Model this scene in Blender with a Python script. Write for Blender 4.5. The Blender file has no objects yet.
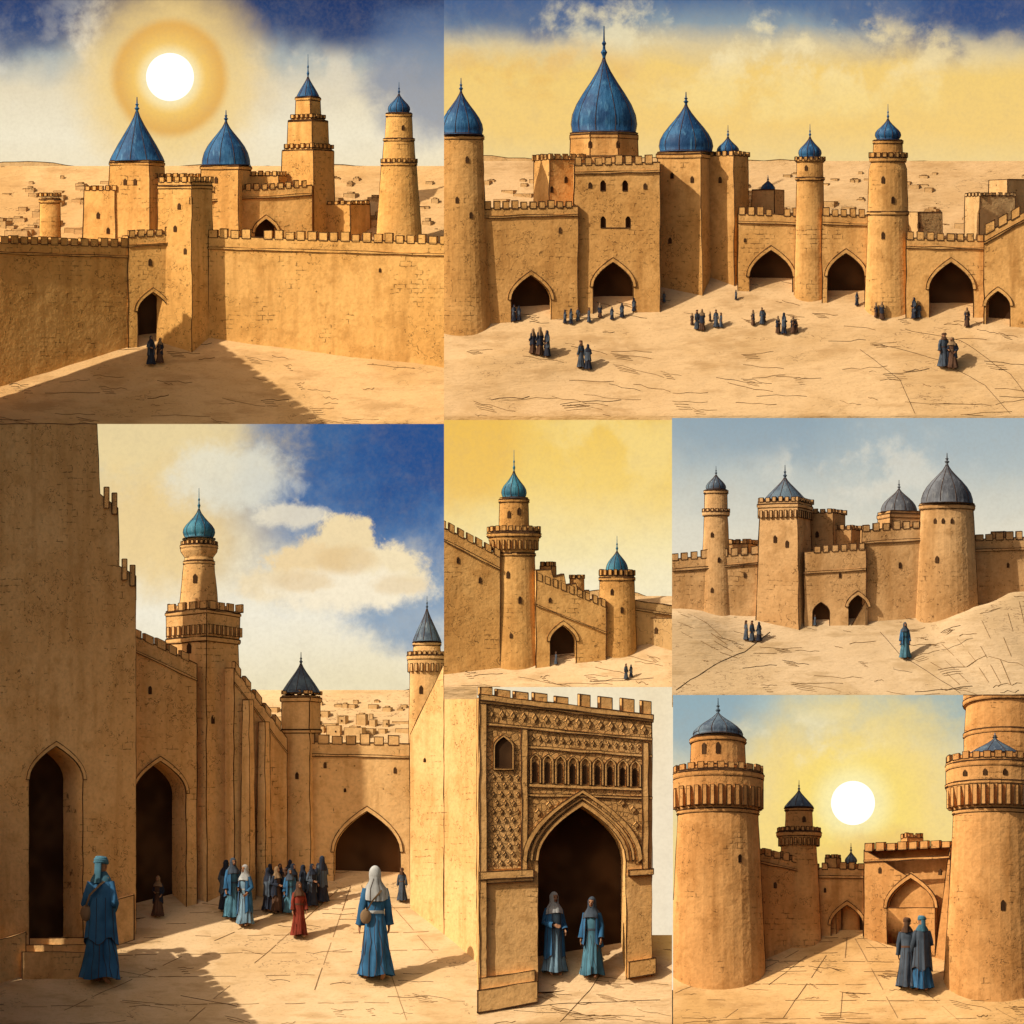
import bpy, bmesh, math, random
from mathutils import Vector, Matrix, noise
from mathutils.geometry import tessellate_polygon
R=random.Random(7)
RW=random.Random(19)
scene=bpy.context.scene
COL=scene.collection
def lin(c):
    o=[]
    for v in c[:3]:
        v/=255.0
        o.append(v/12.92 if v<=0.04045 else ((v+0.055)/1.055)**2.4)
    return (o[0],o[1],o[2],1.0)
# ------------------------------------------------------------------ materials
class NT:
    def __init__(s,name):
        s.m=bpy.data.materials.new(name); s.m.use_nodes=True
        s.t=s.m.node_tree; s.t.nodes.clear()
        s.out=s.t.nodes.new('ShaderNodeOutputMaterial')
    def n(s,ty,**k):
        x=s.t.nodes.new('ShaderNode'+ty)
        for a,b in k.items(): setattr(x,a,b)
        return x
    def set(s,sock,v):
        if isinstance(v,bpy.types.NodeSocket): s.t.links.new(v,sock)
        else: sock.default_value=v
    def math(s,op,a,b=0.0,clamp=False):
        x=s.n('Math',operation=op); x.use_clamp=clamp
        s.set(x.inputs[0],a); s.set(x.inputs[1],b); return x.outputs[0]
    def mix(s,f,a,b,bt='MIX'):
        x=s.n('Mix',data_type='RGBA',blend_type=bt)
        s.set(x.inputs[0],f); s.set(x.inputs[6],a); s.set(x.inputs[7],b); return x.outputs[2]
    def mr(s,v,a,b,c=0.0,d=1.0,smooth=True):
        x=s.n('MapRange'); x.interpolation_type='SMOOTHSTEP' if smooth else 'LINEAR'
        s.set(x.inputs[0],v)
        for i,q in enumerate((a,b,c,d)): x.inputs[i+1].default_value=q
        return x.outputs[0]
    def coords(s,scale=(1,1,1)):
        tc=s.n('TexCoord'); mp=s.n('Mapping'); mp.inputs['Scale'].default_value=scale
        s.t.links.new(tc.outputs['Object'],mp.inputs[0]); return mp.outputs[0]
    def noise(s,vec,scale,detail=3,rough=.6,dist=0.0):
        x=s.n('TexNoise'); s.t.links.new(vec,x.inputs['Vector'])
        x.inputs['Scale'].default_value=scale; x.inputs['Detail'].default_value=detail
        x.inputs['Roughness'].default_value=rough; x.inputs['Distortion'].default_value=dist
        return x.outputs[0]
    def diffuse(s,col,rough=.9,bump=None,bs=.4,bd=.02):
        b=s.n('BsdfDiffuse'); s.set(b.inputs['Color'],col); b.inputs['Roughness'].default_value=.4
        if bump is not None:
            bp=s.n('Bump'); bp.inputs['Strength'].default_value=bs; bp.inputs['Distance'].default_value=bd
            s.set(bp.inputs['Height'],bump); s.t.links.new(bp.outputs[0],b.inputs['Normal'])
        s.t.links.new(b.outputs[0],s.out.inputs[0]); return s.m
def stone(name,c1,c2,c3,brick=.7,bw=.10,carve=False):
    s=NT(name); v=s.coords()
    n1=s.noise(v,1.0,4,.62,.4); n2=s.noise(s.coords((5,5,.6)),1.3,3); n4=s.noise(v,4.5,4,.7)
    c=s.mix(s.mr(n1,.40,.60),c1,c2)
    c=s.mix(s.mr(n4,.50,.68,0,.55),c,c3)
    c=s.mix(s.mr(n2,.48,.72,0,.65),c,c3)
    n3=s.noise(v,26,2); c=s.mix(s.mr(n3,.35,.8,0,.28),c,(c3[0]*.6,c3[1]*.6,c3[2]*.6,1))
    ink=(.06,.026,.010,1)
    if carve:
        vo=s.n('TexVoronoi',feature='DISTANCE_TO_EDGE'); s.t.links.new(v,vo.inputs['Vector']); vo.inputs['Scale'].default_value=17
        v2=s.n('TexVoronoi'); s.t.links.new(v,v2.inputs['Vector']); v2.inputs['Scale'].default_value=17
        rg=s.math('ABSOLUTE',s.math('SINE',s.math('MULTIPLY',v2.outputs['Distance'],13)))
        e=s.mr(vo.outputs['Distance'],.10,.03); e2=s.mr(rg,.32,.08)
        k=s.math('MAXIMUM',e,s.math('MULTIPLY',e2,.8))
        c=s.mix(s.math('MULTIPLY',k,.62),c,(.10,.045,.018,1))
        return s.diffuse(c,.92,s.math('SUBTRACT',1.0,k),.6,.02)
    sep=s.n('SeparateXYZ'); s.t.links.new(v,sep.inputs[0])
    cb=s.n('CombineXYZ'); s.set(cb.inputs[0],s.math('ADD',sep.outputs[0],s.math('MULTIPLY',sep.outputs[1],.6)))
    s.set(cb.inputs[1],s.math('ADD',sep.outputs[2],s.math('MULTIPLY',n4,.05)))
    br=s.n('TexBrick'); s.t.links.new(cb.outputs[0],br.inputs['Vector'])
    br.inputs['Scale'].default_value=1; br.inputs['Brick Width'].default_value=bw; br.inputs['Row Height'].default_value=bw*.45
    br.inputs['Mortar Size'].default_value=.005; br.inputs['Mortar Smooth'].default_value=.3
    nb=s.noise(v,2.6,4,.75)
    mk=s.math('MULTIPLY',s.math('MULTIPLY',br.outputs['Fac'],s.mr(nb,.545,.61)),s.mr(n3,.4,.6,.15,1))
    c=s.mix(s.math('MULTIPLY',mk,brick),c,ink)
    vo=s.n('TexVoronoi'); s.t.links.new(v,vo.inputs['Vector']); vo.inputs['Scale'].default_value=9
    pit=s.math('MULTIPLY',s.mr(vo.outputs['Distance'],.11,.05),s.mr(n4,.52,.57))
    c=s.mix(s.math('MULTIPLY',pit,.65),c,ink)
    cr=s.math('ABSOLUTE',s.math('SUBTRACT',nb,.46)); cr=s.math('MULTIPLY',s.mr(cr,.007,.002),s.mr(n1,.48,.54))
    c=s.mix(s.math('MULTIPLY',cr,.65),c,ink)
    return s.diffuse(c,.92,n4,.5,.035)
def L(r,g,b): return (r,g,b,1)
S_P1=stone('plaster_ochre',L(.82,.48,.155),L(.73,.40,.115),L(.53,.265,.07))
S_P2=stone('plaster_umber',L(.72,.41,.14),L(.61,.325,.10),L(.42,.20,.055))
S_P3=stone('plaster_street',L(.82,.51,.21),L(.74,.43,.16),L(.57,.305,.10),.7,.14)
S_P4=stone('plaster_gold',L(.73,.42,.14),L(.62,.33,.10),L(.46,.22,.06))
S_P5=stone('plaster_brown',L(.67,.41,.18),L(.56,.32,.13),L(.41,.215,.075))
S_P6=stone('carved_stone',L(.76,.45,.17),L(.66,.37,.125),L(.48,.245,.075),.7,.12)
S_ORN=stone('arabesque_relief',L(.78,.46,.175),L(.68,.38,.13),L(.50,.26,.08),carve=True)
S_P7=stone('plaster_amber',L(.74,.39,.135),L(.62,.30,.095),L(.45,.20,.055),.7,.12)
S_FAR=stone('plaster_far',L(.66,.44,.20),L(.60,.38,.16),L(.52,.31,.12),.2)
def plain(name,c,c2=None,sc=6,rough=.85,bs=.2):
    s=NT(name); v=s.coords(); n=s.noise(v,sc,2,.65)
    col=s.mix(s.mr(n,.35,.65),c,c2 or tuple(x*.6 for x in c[:3])+(1,))
    return s.diffuse(col,rough)
INK=plain('ink_line',L(.045,.022,.012),L(.09,.045,.022),8)
JOINT=plain('joint_line',L(.20,.115,.05),L(.30,.18,.08),8)
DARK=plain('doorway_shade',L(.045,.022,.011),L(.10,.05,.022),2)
def roofmat(name,c1,c2,c3):
    s=NT(name); v=s.coords(); n=s.noise(v,4,4,.7); n2=s.noise(s.coords((14,14,2)),2,2)
    c=s.mix(s.mr(n,.38,.6),c1,c2); c=s.mix(s.mr(n2,.55,.75,0,.7),c,c3)
    b=s.n('BsdfPrincipled'); s.set(b.inputs['Base Color'],c); b.inputs['Roughness'].default_value=.6; b.inputs['Specular IOR Level'].default_value=.2
    bp=s.n('Bump'); bp.inputs['Strength'].default_value=.4; bp.inputs['Distance'].default_value=.02; s.set(bp.inputs['Height'],n2); s.t.links.new(bp.outputs[0],b.inputs['Normal'])
    s.t.links.new(b.outputs[0],s.out.inputs[0]); return s.m
BLUE=roofmat('blue_tile',L(.022,.10,.21),L(.009,.045,.12),L(.08,.21,.33))
TEAL=roofmat('teal_tile',L(.045,.18,.24),L(.015,.08,.135),L(.14,.31,.37))
SLATE=roofmat('slate_tile',L(.10,.145,.18),L(.05,.07,.10),L(.21,.25,.27))
GREY=roofmat('grey_tile',L(.13,.14,.155),L(.07,.073,.082),L(.23,.23,.22))
def sandmat(name,c1,c2,c3):
    s=NT(name); v=s.coords(); n1=s.noise(v,.8,4,.62,.5); n2=s.noise(s.coords((.7,.7,3)),2.2,4,.7); n3=s.noise(v,35,2)
    c=s.mix(s.mr(n1,.40,.60),c1,c2); c=s.mix(s.mr(n2,.50,.68,0,.6),c,c3)
    c=s.mix(s.mr(n3,.5,.75,0,.32),c,c3)
    vo=s.n('TexVoronoi'); s.t.links.new(v,vo.inputs['Vector']); vo.inputs['Scale'].default_value=14
    c=s.mix(s.math('MULTIPLY',s.mr(vo.outputs['Distance'],.09,.05),s.mr(n2,.48,.54,0,.6)),c,L(.12,.06,.03))
    cr=s.math('ABSOLUTE',s.math('SUBTRACT',n2,.44)); c=s.mix(s.math('MULTIPLY',s.mr(cr,.007,.002),s.mr(n1,.48,.56,0,.65)),c,L(.12,.06,.03))
    return s.diffuse(c,.95,n2,.7,.05)
G1=sandmat('sand_warm',L(.68,.43,.19),L(.59,.355,.14),L(.43,.24,.09))
G2=sandmat('sand_pale',L(.61,.41,.205),L(.53,.34,.155),L(.39,.23,.095))
G3=sandmat('paving_sand',L(.70,.49,.265),L(.62,.415,.205),L(.45,.28,.12))
G5=sandmat('sand_dun',L(.57,.415,.24),L(.49,.345,.185),L(.36,.235,.11))
G7=sandmat('paving_amber',L(.70,.44,.19),L(.57,.335,.125),L(.40,.215,.075))
def skymat(name,stops,blobs,yt,yb,namt=.12,seed=0.):
    s=NT(name); s.m.cycles.emission_sampling='NONE'
    tc=s.n('TexCoord'); v0=tc.outputs['Object']
    mp=s.n('Mapping'); mp.inputs['Location'].default_value=(seed,seed*.7,seed*.3); s.t.links.new(v0,mp.inputs[0]); v=mp.outputs[0]
    sep=s.n('SeparateXYZ'); s.t.links.new(v0,sep.inputs[0])
    nn=s.noise(v,.9,6,.62,.6)
    t=s.mr(sep.outputs[2],(1024-yt)/100,(1024-yb)/100,0,1,False)
    t=s.math('ADD',t,s.math('MULTIPLY',s.math('SUBTRACT',nn,.5),namt*4))
    cr=s.n('ValToRGB'); e=cr.color_ramp.elements
    for i,(p,c) in enumerate(stops):
        if i<2: el=e[i]; el.position=p
        else: el=e.new(p)
        el.color=lin(c)
    s.set(cr.inputs[0],t); c=cr.outputs[0]
    nA=s.noise(v,1.7,6,.66,.2); nB=s.noise(v,1.6,6,.6,.15); nC=s.noise(v,5,5,.65,.2)
    for b in blobs:
        cx,cy,rx,ry,colr,amt,a,soft,thr=b
        sub=s.n('VectorMath',operation='SUBTRACT'); s.t.links.new(v0,sub.inputs[0]); sub.inputs[1].default_value=(cx/100,0,(1024-cy)/100)
        mu=s.n('VectorMath',operation='MULTIPLY'); s.t.links.new(sub.outputs[0],mu.inputs[0]); mu.inputs[1].default_value=(100/rx,0,100/ry)
        ln=s.n('VectorMath',operation='LENGTH'); s.t.links.new(mu.outputs[0],ln.inputs[0])
        d=s.math('ADD',ln.outputs['Value'],s.math('MULTIPLY',s.math('SUBTRACT',nA if amt<3 else nC,.5),amt if amt<3 else amt-3))
        f=s.mr(d,1.0+soft,1.0-soft,0,a)
        if thr: f=s.math('MULTIPLY',f,s.mr(nB,thr-.04,thr+.12))
        c=s.mix(f,c,lin(colr))
    pn=s.noise(v,30,2); c=s.mix(s.mr(pn,.3,.8,0,.10),c,L(.30,.25,.18))
    c=s.mix(s.mr(nC,.45,.75,0,.10),c,L(.42,.34,.24))
    em=s.n('Emission'); s.set(em.inputs[0],c); em.inputs[1].default_value=1.0
    s.t.links.new(em.outputs[0],s.out.inputs[0]); return s.m
# ------------------------------------------------------------------ panels
class Panel:
    def __init__(s,y0,x0,x1,yt,yb,hy,q,kap,stone):
        s.y0=y0;s.x0=x0;s.x1=x1;s.yt=yt;s.yb=yb;s.hy=hy;s.q=q;s.kap=kap;s.stone=stone
    def P(s,x,y,d): return Vector((x/100,(s.y0+d)/100,(1024-y)/100))
    def dep(s,y): return s.q*(s.yb-y)
P1=Panel(1420,-60,444,0,424,200,1.6,.10,S_P1)
P2=Panel(660,444,1084,0,416,215,1.2,.10,S_P2)
P3=Panel(500,-60,477,424,1024,740,2.0,.12,S_P3)
P4=Panel(420,444,672,420,687,610,1.3,.12,S_P4)
P5=Panel(300,672,1084,418,695,600,1.3,.12,S_P5)
P6=Panel(200,477,672,687,1024,900,.9,.1,S_P6)
P7=Panel(0,673,1084,695,1024,905,1.3,.2,S_P7)
def empty(name):
    e=bpy.data.objects.new(name,None); COL.objects.link(e); e.empty_display_size=.1; return e
def tube(bm,pts,r,mi):
    prev=None
    for i,p in enumerate(pts):
        t=(pts[min(i+1,len(pts)-1)]-pts[max(i-1,0)])
        if t.length<1e-6: t=Vector((0,0,1))
        t.normalize(); a=t.orthogonal().normalized(); b=t.cross(a)
        ring=[bm.verts.new(p+(a*math.cos(k*2.0944)+b*math.sin(k*2.0944))*r) for k in range(3)]
        if prev:
            off=min(range(3),key=lambda o:sum((ring[(k+o)%3].co-prev[k].co).length for k in range(3)))
            ring=ring[off:]+ring[:off]
            for k in range(3):
                f=bm.faces.new((prev[k],prev[(k+1)%3],ring[(k+1)%3],ring[k])); f.material_index=mi
        prev=ring
class MB:
    def __init__(s,p,mats=None):
        s.p=p; s.bm=bmesh.new(); s.mats=list(mats or [p.stone]); s.mats+= [DARK,INK]; s.lines=[]
        s.D=len(s.mats)-2; s.I=len(s.mats)-1
    def face(s,pts,mi=0):
        try:
            f=s.bm.faces.new([s.bm.verts.new(s.p.P(*q)) for q in pts]); f.material_index=mi; return f
        except ValueError: pass
    def hexa(s,a,b,mi=0):
        s.face(a,mi); s.face(b[::-1],mi); n=len(a)
        for i in range(n):
            j=(i+1)%n; s.face([a[i],a[j],b[j],b[i]],mi)
    def box(s,x0,x1,y0,y1,d0,d1,mi=0):
        s.hexa([(x0,y0,d0),(x1,y0,d0),(x1,y1,d0),(x0,y1,d0)],[(x0,y0,d1),(x1,y0,d1),(x1,y1,d1),(x0,y1,d1)],mi)
    def ky(s,y,dd): 
        return s.p.hy+(y-s.p.hy)*(1-s.p.kap*dd/100)
    def prism(s,cx,cd,foot,levels,mi=0,side=True,smooth=False):
        rings=[]
        for sc,y in levels:
            rings.append([s.bm.verts.new(s.p.P(cx+fx*sc,s.ky(y,fd*sc),cd+fd*sc)) for fx,fd in foot])
        n=len(foot)
        for a,b in zip(rings,rings[1:]):
            for i in range(n):
                j=(i+1)%n
                f=s.bm.faces.new((a[i],a[j],b[j],b[i])); f.material_index=mi; f.smooth=smooth
        for r in (rings[0],rings[-1]):
            f=s.bm.faces.new(r); f.material_index=mi
        return rings
    def walk(s,cx,cd,foot,sc,y0,y1,w,gap,tin,tout,mi=0,phase=.5):
        pts=[Vector((cx+fx*sc,cd+fd*sc)) for fx,fd in foot]; n=len(pts)
        per=[(pts[(i+1)%n]-pts[i]).length for i in range(n)]; tot=sum(per)
        cnt=max(4,int(tot/(w+gap))); step=tot/cnt
        for k in range(cnt):
            u=(k+phase)*step; i=0
            while u>per[i]: u-=per[i]; i=(i+1)%n
            dr=(pts[(i+1)%n]-pts[i]).normalized(); c=pts[i]+dr*u
            nr=Vector((c.x-cx,c.y-cd)); 
            if nr.length<1e-6: continue
            nn=Vector((dr.y,-dr.x)); 
            if nn.dot(nr)<0: nn=-nn
            hw=w*.5*(1+R.uniform(-.08,.08)); jj=R.uniform(-.5,.5) if w>3 else 0
            q=[c-dr*hw+nn*tout,c+dr*hw+nn*tout,c+dr*hw-nn*tin,c-dr*hw-nn*tin]
            a=[(v.x,s.ky(y0+jj,v.y-cd),v.y) for v in q]; b=[(v.x,s.ky(y1,v.y-cd),v.y) for v in q]
            s.hexa(a,b,mi)
    def done(s,name,parent=None,ink=True,r=.0054,clip=True):
        bm=s.bm; p=s.p
        bmesh.ops.remove_doubles(bm,verts=bm.verts,dist=.0004)
        bmesh.ops.recalc_face_normals(bm,faces=bm.faces)
        if clip:
            for co,no in (((p.x0/100,0,0),(-1,0,0)),((p.x1/100,0,0),(1,0,0)),((0,0,(1024-p.yt)/100),(0,0,1))):
                bmesh.ops.bisect_plane(bm,geom=bm.verts[:]+bm.edges[:]+bm.faces[:],plane_co=co,plane_no=no,clear_outer=True)
        if ink:
            L_=[]
            for e in bm.edges:
                if e.calc_length()<.014: continue
                lf=len(e.link_faces)
                if lf==1 or (lf==2 and e.calc_face_angle(0)>.6):
                    if lf==1:
                        a,b=e.verts
                        if abs(a.co.x-p.x0/100)<1e-3 and abs(b.co.x-p.x0/100)<1e-3: continue
                        if abs(a.co.x-p.x1/100)<1e-3 and abs(b.co.x-p.x1/100)<1e-3: continue
                    L_.append((e.verts[0].co.copy(),e.verts[1].co.copy()))
            for a,b in L_:
                ln=(b-a).length; k=max(1,int(ln/.16)); pts=[]
                for i in range(k+1):
                    q=a.lerp(b,i/k)
                    if 0<i<k: q=q+Vector((R.uniform(-1,1),R.uniform(-.4,.4),R.uniform(-1,1)))*.006
                    pts.append(q)
                tube(bm,pts,r*R.uniform(.7,1.2),s.I)
        for pts in s.lines: 
            pts=[q for q in pts if p.x0/100<=q.x<=p.x1/100 and q.z<=(1024-p.yt)/100+.001]
            if len(pts)>1: tube(bm,pts,r*.8,s.I)
        me=bpy.data.meshes.new(name); bm.to_mesh(me); bm.free()
        for m in s.mats: me.materials.append(m)
        o=bpy.data.objects.new(name,me); COL.objects.link(o)
        if parent: o.parent=parent
        return o
# ------------------------------------------------------------------ building blocks
def circ(n=28,flat=.55): return [(math.cos(2*math.pi*(i+.5)/n),flat*math.sin(2*math.pi*(i+.5)/n)) for i in range(n)]
def sq(f=.7,side='R',flat=.8):
    th=math.atan2(1-f,f); a=2/(math.cos(th)+math.sin(th)); c,s_=a*math.cos(th),a*math.sin(th)
    pts=[(-1,0),(-1+c,-s_),(1,-s_+c),(1-c,c)]
    m=sum(q[1] for q in pts)/4; pts=[(x,(d-m)*flat) for x,d in pts]
    if side=='L': pts=[(-x,d) for x,d in pts][::-1]
    return pts
def front(foot,sc,x):
    best=0
    n=len(foot)
    for i in range(n):
        a,b=foot[i],foot[(i+1)%n]; ax,bx=a[0]*sc,b[0]*sc
        if min(ax,bx)<=x<=max(ax,bx) and abs(ax-bx)>1e-6:
            t=(x-ax)/(bx-ax); best=min(best,(a[1]+(b[1]-a[1])*t)*sc)
    return best
PROF={'cone':[(0,1),(.08,.93),(.3,.71),(.5,.49),(.7,.27),(.86,.12),(1,.03)],
 'bulb':[(0,1),(.1,.985),(.25,.91),(.4,.77),(.55,.57),(.7,.34),(.82,.17),(.92,.07),(1,.02)],
 'onion':[(0,.84),(.08,.95),(.18,1),(.3,.96),(.43,.8),(.56,.56),(.7,.33),(.84,.14),(1,.02)],
 'drop':[(0,.96),(.1,1),(.22,.96),(.36,.83),(.5,.64),(.65,.41),(.8,.2),(.92,.07),(1,.02)]}
def pointed(cx,top,w,base,n=7,k=.62):
    sp=min(top+w*k,base-2); pts=[(cx-w/2,base)]
    for i in range(n+1):
        t=i/n; pts.append((cx-w/2*(1-t**1.7),sp-(sp-top)*t**.85))
    pts+= [(2*cx-x,y) for x,y in pts[-2::-1]]
    return pts
def tower(p,name,cx,yb,levels,foot,roof=None,crens=[],corbels=[],rings=[],wins=[],mat=None,seams=True,d=None,win=(2.8,6.2)):
    """levels: [(halfwidth,y)] from base to top"""
    r0=levels[0][0]; fd=min(q[1] for q in foot)
    cd=(p.dep(yb) if d is None else d)-fd*r0
    par=empty(name)
    mb=MB(p,[mat or p.stone]); lv=list(levels)
    lv=[(lv[0][0],lv[0][1]+5)]+lv[1:] if lv[0][1]>=yb-1 else lv
    rnd=len(foot)>8
    mb.prism(cx,cd,foot,lv,0,smooth=False)
    if rnd and seams:
        for sx in (-1,1):
            pts=[]
            for (a,ya),(b,yb_) in zip(lv,lv[1:]):
                k=max(1,int(abs(ya-yb_)/10))
                for i in range(k+1):
                    t=i/k; pts.append(p.P(cx+sx*(a+(b-a)*t)*.998+R.uniform(-.25,.25),ya+(yb_-ya)*t,cd))
            mb.lines.append(pts)
    mb.done('shaft',par)
    for (y,hw,h) in rings:
        m2=MB(p,[mat or p.stone]); m2.prism(cx,cd,foot,[(hw-.8,y+h),(hw,y+h*.7),(hw,y),(hw-.6,y-.5)],0); m2.done('ring_course',par)
    if crens or corbels:
        m2=MB(p,[mat or p.stone])
        for (y,hw,w,gap,h) in crens: m2.walk(cx,cd,foot,hw,y-h,y+.5,w,gap,2.5,.3)
        for (y,hw,w,gap,h,out) in corbels: m2.walk(cx,cd,foot,hw,y,y+h,w,gap,1.5,out)
        m2.done('battlement',par,r=.004)
    wins=[w for w in wins if RW.random()>.38]
    if wins:
        m2=MB(p)
        for wn in wins:
            ox,y=wn[:2]; w,h=(wn[2:4] if len(wn)>3 else win)
            sc=lv[0][0]
            for (a,ya),(b,yb_) in zip(lv,lv[1:]):
                if yb_<=y<=ya: sc=a+(b-a)*((ya-y)/max(.01,ya-yb_))
            dd=front(foot,sc,ox); pts=pointed(cx+ox,y-h/2,w,y+h/2,4)
            dl=front(foot,sc,ox-w*.5)-dd; dr=front(foot,sc,ox+w*.5)-dd
            A=[(x,m2.ky(yy,dd),cd+dd-.5+(dl if x<cx+ox-.01 else dr if x>cx+ox+.01 else 0)) for x,yy in pts]
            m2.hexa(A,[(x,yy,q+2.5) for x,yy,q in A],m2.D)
        m2.done('windows',par,r=.003)
    if roof:
        kind,y0,y1,hw,yf,rm=roof
        m2=MB(p,[rm]); rf=circ(24,.7); pr=PROF[kind]
        lvv=[(hw*1.04,y0+1.2)]+[(hw*s_,y0-(y0-y1)*t) for t,s_ in pr]
        m2.prism(cx,cd,rf,lvv,0,smooth=True)
        for k in range(10):
            a=2*math.pi*k/10+.05; pts=[]
            for t,s_ in pr:
                fx,fdd=math.cos(a),.7*math.sin(a); s2=hw*s_*1.004
                pts.append(p.P(cx+fx*s2,m2.ky(y0-(y0-y1)*t,fdd*s2),cd+fdd*s2))
            m2.lines.append(pts)
        m2.done('roof',par,r=.0036)
        m3=MB(p,[rm]); f2=circ(8,1); g=y1-yf; u=max(.7,hw*.05)
        m3.prism(cx,cd,f2,[(u,y1+2),(u*1.1,y1),(u*2.1,y1-g*.12),(u*1.0,y1-g*.22),(u*.8,y1-g*.34),(u*1.5,y1-g*.42),(u*.6,y1-g*.5),(u*.35,yf)],0)
        m3.done('finial',par,ink=False)
    return par
def wall(p,name,A,B,holes=[],thick=30,cren=None,slits=[],mat=None,band=8,d=None,parent=None,trim=True,back=None,top=None):
    """A,B=(x,ybase,ytop). holes=(cx,top,w[,opt base, reveal])"""
    par=parent or empty(name)
    xA,bA,tA=A; xB,bB,tB=B
    dA,dB=(p.dep(bA),p.dep(bB)) if d is None else d
    L_=lambda x:(x-xA)/(xB-xA)
    dx=lambda x:dA+(dB-dA)*L_(x)
    base=lambda x:bA+(bB-bA)*L_(x)
    topy=lambda x:tA+(tB-tA)*L_(x)
    n=Vector((-(dB-dA),xB-xA)).normalized()
    mb=MB(p,[mat or p.stone])
    outer=[(xA,bA+8),(xB,bB+8)]
    tp=top or [(xB,tB),(xA,tA)]
    if top is None:
        k=max(2,int((xB-xA)/14)); tp=[]
        for i in range(k+1):
            x=xB+(xA-xB)*i/k; tp.append((x,topy(x)+(R.uniform(-.6,.6) if 0<i<k else 0)))
    outer+=tp
    polys=[outer]; hl=[]
    for h in holes:
        cx,ty,w=h[:3]; bb=h[3] if len(h)>3 and h[3] else base(cx)+5; rv=h[4] if len(h)>4 else w*.45
        mt=h[5] if len(h)>5 else 1
        pts=pointed(cx,ty,w,bb); polys.append(pts[::-1]); hl.append((pts,rv,w,mt,cx,ty))
    tris=tessellate_polygon([[Vector((x,y,0)) for x,y in q] for q in polys]); flat=[q for pl in polys for q in pl]
    for t in tris: mb.face([(flat[i][0],flat[i][1],dx(flat[i][0])) for i in t])
    T=lambda x,y,k:(x+n.x*k,y,dx(x)+n.y*k)
    m=len(outer)
    for i in range(m):
        a,b=outer[i],outer[(i+1)%m]
        mb.face([(a[0],a[1],dx(a[0])),(b[0],b[1],dx(b[0])),T(*b,thick),T(*a,thick)])
    mb.face([T(x,y,thick) for x,y in outer])
    for pts,rv,w,mt,cx,ty in hl:
        for a,b in zip(pts,pts[1:]+pts[:1]):
            mb.face([(a[0],a[1],dx(a[0])),(b[0],b[1],dx(b[0])),T(*b,rv),T(*a,rv)])
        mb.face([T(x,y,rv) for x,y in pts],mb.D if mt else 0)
    mb.done('masonry',par)
    m2=MB(p,[mat or p.stone])
    if trim:
        for pts,rv,w,mt,cx,ty in hl:
            if w<18: continue
            k=1+3.2/w*2; sp=min(ty+w*.62,pts[0][1]-2)
            inn=pts[1:-1]; out=[(cx+(x-cx)*k,sp+(y-sp)*k*(1.02)) for x,y in inn]
            for i in range(len(inn)-1):
                a,b,c,e=inn[i],inn[i+1],out[i+1],out[i]
                f=[T(q[0],q[1],-1.1) for q in (a,b,c,e)]; g=[T(q[0],q[1],.4) for q in (a,b,c,e)]
                m2.face(f); m2.face([f[2],f[3],g[3],g[2]]); m2.face([f[0],f[1],g[1],g[0]])
    if band:
        f=[T(xA,tA+band,-1.2),T(xB,tB+band,-1.2),T(xB,tB+band+2,-1.2),T(xA,tA+band+2,-1.2)]
        g=[T(xA,tA+band,.4),T(xB,tB+band,.4),T(xB,tB+band+2,.4),T(xA,tA+band+2,.4)]
        m2.hexa(f,g)
    if cren:
        mw,gp,mh=cren; x=xA+gp*.3
        while x+mw<=xB+.5:
            if R.random()>.06:
                h2=mh*R.uniform(.75,1.15); x2=x+mw*R.uniform(.9,1.08)
                f=[T(x,topy(x)-h2,-.35),T(x2,topy(x2)-h2+R.uniform(-.5,.5),-.35),T(x2,topy(x2)+1.5,-.35),T(x,topy(x)+1.5,-.35)]
                g=[T(x,topy(x)-h2,6),T(x2,topy(x2)-h2,6),T(x2,topy(x2)+1.5,6),T(x,topy(x)+1.5,6)]
                m2.hexa(f,g)
            x+=mw+gp
    m2.done('parapet_trim',par,r=.0042)
    slits=[w for w in slits if RW.random()>.4]
    if slits:
        m2=MB(p)
        for sl in slits:
            x,y=sl[:2]; w,h=(sl[2:4] if len(sl)>3 else (3,6))
            pts=pointed(x,y-h/2,w,y+h/2,4)
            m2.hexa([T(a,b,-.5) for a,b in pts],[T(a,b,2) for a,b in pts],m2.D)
        m2.done('slit_windows',par,r=.003)
    return par
def mound(px,py,cx,cy,rx,ry,h):
    d=((px-cx)/rx)**2+((py-cy)/ry)**2
    return h*math.exp(-d*1.5)
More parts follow.
